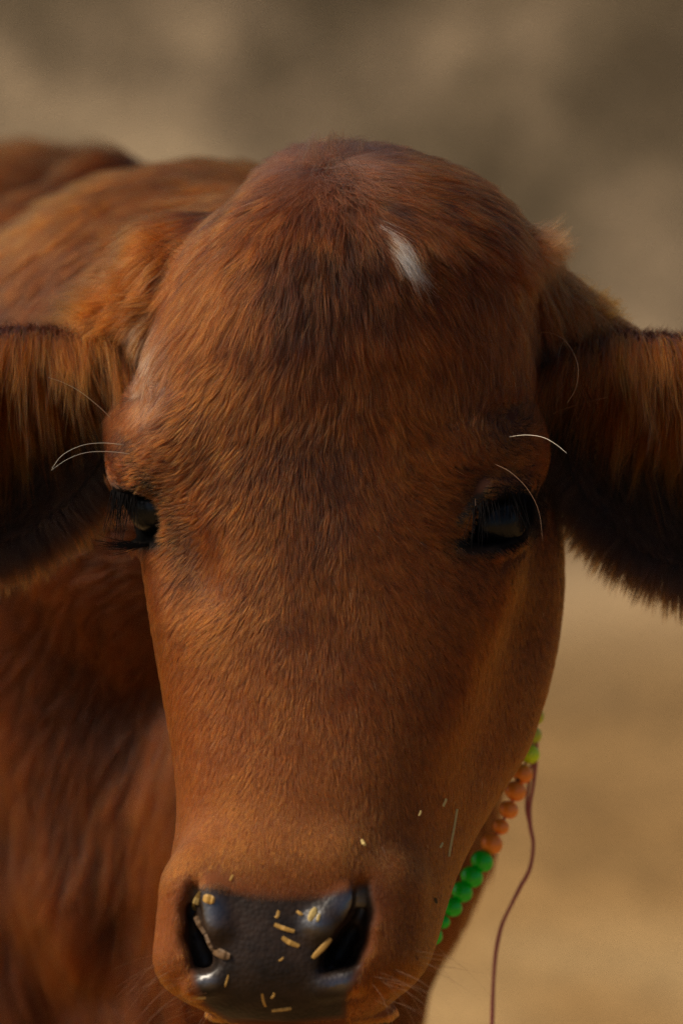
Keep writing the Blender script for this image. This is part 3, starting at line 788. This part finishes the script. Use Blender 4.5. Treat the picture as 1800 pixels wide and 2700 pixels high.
def lashes(roots, dirs, length, nn, name):
    Vv, Ff = [], []
    for i in range(nn):
        a = rng.random(); rt = roots(a) + rng.normal(0, .5, 3); d = dirs(a) + rng.normal(0, .13, 3)
        Ls = length * (.7 + .5 * rng.random())
        sp = rt + np.outer(np.linspace(0, 1, 6), d) * Ls; sp[:, 1] += 4 * np.linspace(0, 1, 6) ** 2; sp[:, 2] += 2 * np.linspace(0, 1, 6) ** 3
        vq, fq = tube([Vector(q) for q in to_world(sp)], list(np.linspace(.00026, .00005, 6)), 5)
        o_ = len(Vv); Vv += vq; Ff += [tuple(k + o_ for k in f) for f in fq]
    o = centred(name, Vv, Ff, lash_mat, cow); o['kind'] = 'stuff'
rl = spline([surf(1250, 1340, 3), P(1300, 1306, EYE_R[1] + 4), P(1360, 1300, EYE_R[1] - 2), P(1405, 1310, EYE_R[1] - 14)], 30)
lashes(lambda a: rl[int(a * 29)], lambda a: np.array((-.05 + .15 * a, .55, -.95)), 19, 75, 'eyelashes')
rl2 = spline([surf(1300, 1450, 2), surf(1350, 1435, 2), surf(1385, 1415, 2)], 20)
lashes(lambda a: rl2[int(a * 19)], lambda a: np.array((.35, .5, -.5)), 9, 30, 'eyelashes')
ll = spline([P(298, 1290, YE - 14), P(325, 1288, YE - 6), P(362, 1292, YE + 1)], 30)
lashes(lambda a: ll[int(a * 29)], lambda a: np.array((-.12 + .1 * a, .15, -1)), 23, 75, 'eyelashes')
ll2 = spline([P(345, 1432, YE - 14), P(375, 1436, YE - 7), P(400, 1436, YE - 3)], 20)
lashes(lambda a: ll2[int(a * 19)], lambda a: np.array((-1, .1, -.12)), 16, 45, 'eyelashes')

# ------------------------------------------------------------------ single long hairs
white_hair = simple_mat('whisker_white', (.78, .70, .55), .4, .4)
brown_hair = simple_mat('whisker_brown', (.22, .11, .05), .4, .4)
def whisker(pxs, y0, y1, r, mat):
    root = surf(*pxs[0]) if y0 is None else P(pxs[0][0], pxs[0][1], y0)
    ys = np.linspace(root[1], root[1] + y1, len(pxs))
    c = np.array([P(a, b, y) for (a, b), y in zip(pxs, ys)])
    sp = spline(c, 18)
    vq, fq = tube([Vector(q) for q in to_world(sp)], list(np.linspace(r, r * .3, 18) / 1000), 6)
    centred('whisker', vq, fq, mat, cow)
whisker([(310, 1122), (270, 1080), (215, 1035), (170, 1010), (128, 995)], -20, 40, .17, white_hair)
whisker([(328, 1173), (270, 1168), (215, 1175), (165, 1200), (138, 1235)], None, 35, .17, white_hair)
whisker([(344, 1197), (290, 1191), (230, 1193), (180, 1210), (135, 1240)], None, 35, .17, white_hair)
whisker([(1340, 1152), (1385, 1147), (1430, 1153), (1465, 1172), (1493, 1195)], None, 30, .19, white_hair)
whisker([(1300, 1222), (1345, 1245), (1390, 1290), (1420, 1350), (1430, 1430)], None, 28, .15, brown_hair)
whisker([(1390, 885), (1440, 876), (1490, 900), (1522, 960), (1518, 1020), (1495, 1062)], -30, 40, .15, brown_hair)
whisker([(1412, 1115), (1470, 1085), (1540, 1062), (1600, 1048)], -40, 20, .16, brown_hair)
whisker([(1252, 1312), (1253, 1345), (1252, 1385)], None, 6, .08, brown_hair)
whisker([(693, 605), (665, 625), (645, 650)], None, 3, .15, white_hair)
for i in range(46):
    if rng.random() < .55: a = rng.uniform(440, 560); b = 2560 + (a - 440) * .9 + rng.uniform(-60, 10); dx = rng.uniform(-170, -60); dy = rng.uniform(20, 150)
    else: a = rng.uniform(960, 1130); b = 2650 - (a - 960) * .6 + rng.uniform(-80, 0); dx = rng.uniform(60, 190); dy = rng.uniform(20, 150)
    whisker([(a, b), (a + dx * .5, b + dy * .35), (a + dx, b + dy)], None, rng.uniform(-5, 25), .075, brown_hair)

# ------------------------------------------------------------------ straw and chaff stuck to the face
straw_mat = simple_mat('straw', (.44, .25, .055), .55, .35, bump=.3, bscale=150, var=.3)
husk_mat = simple_mat('husk', (.52, .38, .13), .6, .3, bump=.5, bscale=500, var=.4)
crumb_mat = simple_mat('chewed_feed', (.13, .075, .035), .6, .25, bump=.9, bscale=300, var=.6)
def sliver(u0, v0, u1, v1, wpx, label, mat=straw_mat, name='straw', lift=.8, taper=.8, cat='straw'):
    if v0 < 2300: lift = lift + 2.2
    a = surf(u0, v0); b = surf(u1, v1); n_ = 7; taper = taper * rng.uniform(.7, 1.3)
    Vv, Ff = [], []; jag = rng.uniform(-.35, .35)
    for i in range(n_):
        s_ = i / (n_ - 1); p_ = a + (b - a) * s_
        q_ = surf(u0 + (u1 - u0) * s_, v0 + (v1 - v0) * s_); p_ = np.array((q_[0], max(q_[1], p_[1]) + lift, q_[2]))
        dirv = (b - a) / (np.linalg.norm(b - a) + 1e-6); sd = np.cross(dirv, (0, 1, 0)); sd /= np.linalg.norm(sd)
        w_ = wpx / PXMM / 2 * (1 - (1 - taper) * abs(2 * s_ - 1) ** 2.5) * (1 + .03 * math.sin(i * 2.3))
        for dx, dy in ((-1, 0), (-.5, .5), (.5, .6), (1, 0), (.4, -.5), (-.4, -.5)):
            Vv.append(p_ + sd * (dx * w_ + jag * math.sin(s_ * 5 + jag * 9)) + np.array((0, dy * w_ * .4 + .25 * math.sin(s_ * 3 + jag * 7), 0)))
    for i in range(n_ - 1):
        for k in range(6): Ff.append((i * 6 + k, i * 6 + (k + 1) % 6, (i + 1) * 6 + (k + 1) % 6, (i + 1) * 6 + k))
    Ff.append(tuple(range(6))[::-1]); Ff.append(tuple((n_ - 1) * 6 + k for k in range(6)))
    o = centred(name, to_world(np.array(Vv)), Ff, mat, None, False)
    tag(o, label, cat, 'straw and chaff stuck to the cow')
    return o
SL = [
 (723, 2438, 776, 2456, 11, 'pale straw chip lying slantwise on the middle of the black nose, upper of two'),
 (743, 2472, 788, 2496, 13, 'broad brown straw chip just below the slanting chip on mid nose'),
 (824, 2526, 872, 2474, 15, 'thick yellow straw piece leaning into the right nostril'),
 (727, 2420, 737, 2402, 9, 'tiny upright yellow fleck on the nose above the two chips'),
 (782, 2402, 798, 2412, 8, 'small brown fleck on the nose left of the green oat husk'),
 (501, 2631, 543, 2629, 9, 'flat bright yellow straw bit on the lower left lip edge'),
 (716, 2665, 768, 2658, 9, 'level straw bit on the bottom edge of the black nose'),
 (690, 2620, 700, 2654, 7, 'thin brown stalk standing at the bottom of the nose, left of another fleck'),
 (594, 2602, 602, 2570, 5, 'thin yellow splinter below the left nostril'),
 (607, 2322, 614, 2306, 6, 'small yellow splinter in the fur above the nose pad'),
 (1183, 2257, 1204, 2132, 6, 'long thin straw stalk upright in the fur of the right cheek'),
 (1169, 2126, 1174, 2104, 7, 'short pale chip above the long stalk on the right cheek'),
 (1160, 2234, 1166, 2220, 6, 'pale crumb left of the foot of the long cheek stalk'),
 (1104, 2150, 1109, 2136, 5, 'tiny pale crumb high on the right side of the muzzle'),
 (952, 2212, 962, 2228, 8, 'small tan chip on the fur above the right nostril'),
 (716, 2632, 724, 2618, 6, 'little brown fleck by the thin stalk at the nose bottom'),
 (735, 2534, 748, 2524, 5, 'faint brown sliver in the centre of the lower nose'),
 (588, 632, 598, 636, 9, 'white speck on the left side of the forehead'),
]
for s_ in SL: sliver(*s_[:5], s_[5], mat=husk_mat if s_[1] < 2300 else straw_mat)
sliver(816, 2428, 832, 2392, 20, 'pale green oat husk on the right half of the nose', husk_mat, 'oat_husk', 1.2, .3, 'husk')
sliver(836, 2430, 842, 2408, 8, 'narrow husk edge beside the oat husk on the nose', husk_mat, 'oat_husk', 1.0, .3, 'husk')
sliver(536, 2366, 566, 2374, 24, 'round yellow grain flake at the top left corner of the nose', straw_mat, 'grain_flake', 1.2, .5, 'grain')
sliver(528, 2350, 512, 2400, 18, 'pale crushed husk along the inner edge of the left nostril', husk_mat, 'oat_husk', 1.2, .5, 'husk')
sliver(512, 2408, 540, 2460, 14, 'brown crust of chewed feed running down beside the left nostril', crumb_mat, 'feed_crust', 1.2, .8, 'chewed feed')
sliver(542, 2462, 562, 2505, 12, 'lower end of the feed crust under the left nostril edge', crumb_mat, 'feed_crust', 1.2, .8, 'chewed feed')
sliver(562, 2508, 606, 2520, 24, 'lump of pinkish brown chewed feed at the foot of the left nostril', crumb_mat, 'feed_crust', 1.5, .7, 'chewed feed')
sliver(1142, 2368, 1150, 2384, 14, 'dark burr caught in the fur at the right edge of the muzzle', simple_mat('burr', (.05, .04, .03), .8, .2, .8, 400, .5), 'burr', .5, .4, 'burr')

# ------------------------------------------------------------------ bead necklace and cord
lime = simple_mat('bead_lime', (.66, .95, .01), .32, .5); orange = simple_mat('bead_orange', (1.0, .30, .03), .32, .5); green = simple_mat('bead_green', (.005, .62, .02), .3, .5)
yellow = simple_mat('bead_yellow', (.55, .62, .03), .32, .5)
cordm = simple_mat('cord_maroon', (.42, .125, .11), .8, .2, .8, 900, .35)
neck = bpy.data.objects.new('bead_necklace', None); link(neck); neck.location = to_world(P(1300, 2180, -120))
tag(neck, 'string of lime, orange and green beads around the neck behind the jaw', 'necklace')
NI = np.array(neck.location)
BEADS = [(1404, 1938, 20, yellow), (1395, 1988, 23, lime), (1377, 2040, 23, orange), (1358, 2086, 24, orange), (1341, 2135, 21, orange), (1320, 2180, 18, orange), (1296, 2225, 24, orange),
         (1270, 2271, 25, green), (1243, 2312, 25, green), (1217, 2352, 24, green), (1192, 2392, 22, green), (1167, 2430, 16, green), (1140, 2466, 22, green), (1112, 2500, 22, green), (1410, 1888, 20, yellow)]
def neck_pt(u_, v_): return P(u_, v_, -112 + (v_ - 1940) * .05)
for (u_, v_, r_, m_) in BEADS:
    c = neck_pt(u_, v_); R1 = r_ / PXMM * 1.28
    vv, ff = uv_sphere((0, 0, 0), (R1, R1, R1 * .92), 24, 14)
    vv = np.array(vv); a = math.radians(-32); vv = vv @ np.array([[math.cos(a), 0, math.sin(a)], [0, 1, 0], [-math.sin(a), 0, math.cos(a)]])
    o = mesh_obj('bead', to_world(vv + c) - to_world(c), ff, m_, neck); o.location = to_world(c) - NI
    if (u_, v_) == (1377, 2040):
        o['label'] = 'orange bead with a dark scuff'
        c2 = c + np.array((-2.4, 3.2, -2.2)); vv2, ff2 = uv_sphere((0, 0, 0), (1.3, 1.3, 2.2), 12, 8)
        s2 = mesh_obj('scuff', to_world(np.array(vv2) + c2) - to_world(c2), ff2, simple_mat('scuff_dark', (.02, .03, .03), .8), o); s2.location = to_world(c2) - to_world(c)
loop = [neck_pt(1112, 2500), neck_pt(1192, 2392), neck_pt(1296, 2225), neck_pt(1377, 2040), neck_pt(1410, 1888), P(1400, 1700, -170), P(1330, 1450, -250), P(1100, 1150, -330), P(800, 1050, -350), P(560, 1300, -330), P(560, 1800, -240), P(600, 2300, -160), P(900, 2560, -110), neck_pt(1112, 2500)]
vq, fq = tube([Vector(q) for q in to_world(spline(loop, 90))], .0007, 6)
mesh_obj('string', np.array([tuple(q) for q in vq]) - NI, fq, cordm, neck).location = (0, 0, 0)
CP = [(1413, 1935), (1412, 2000), (1405, 2070), (1395, 2130), (1397, 2180), (1405, 2225), (1396, 2290), (1370, 2340), (1345, 2390), (1322, 2440), (1308, 2500), (1301, 2570), (1298, 2640), (1296, 2700), (1290, 2800)]
c = np.array([P(a, b, -125) for a, b in CP]); sp = spline(c, 60)
vq, fq = tube([Vector(q) for q in to_world(sp)], [.0011 + .0001 * math.sin(i * .5) for i in range(60)], 8)
o = centred('cord', vq, fq, cordm, None); tag(o, 'loose maroon cord hanging from the beads down the right side', 'cord')
c2 = np.array([P(a + (0, -9, -12, -8, 0)[i], b, -127) for i, (a, b) in enumerate(CP[:5])]); 
vq, fq = tube([Vector(q) for q in to_world(spline(c2, 24))], .0009, 8)
o2 = centred('strand', vq, fq, cordm, None); o2.parent = o; o2.location = np.array(o2.location) - np.array(o.location)
print('done', round(time.time() - T0, 1))
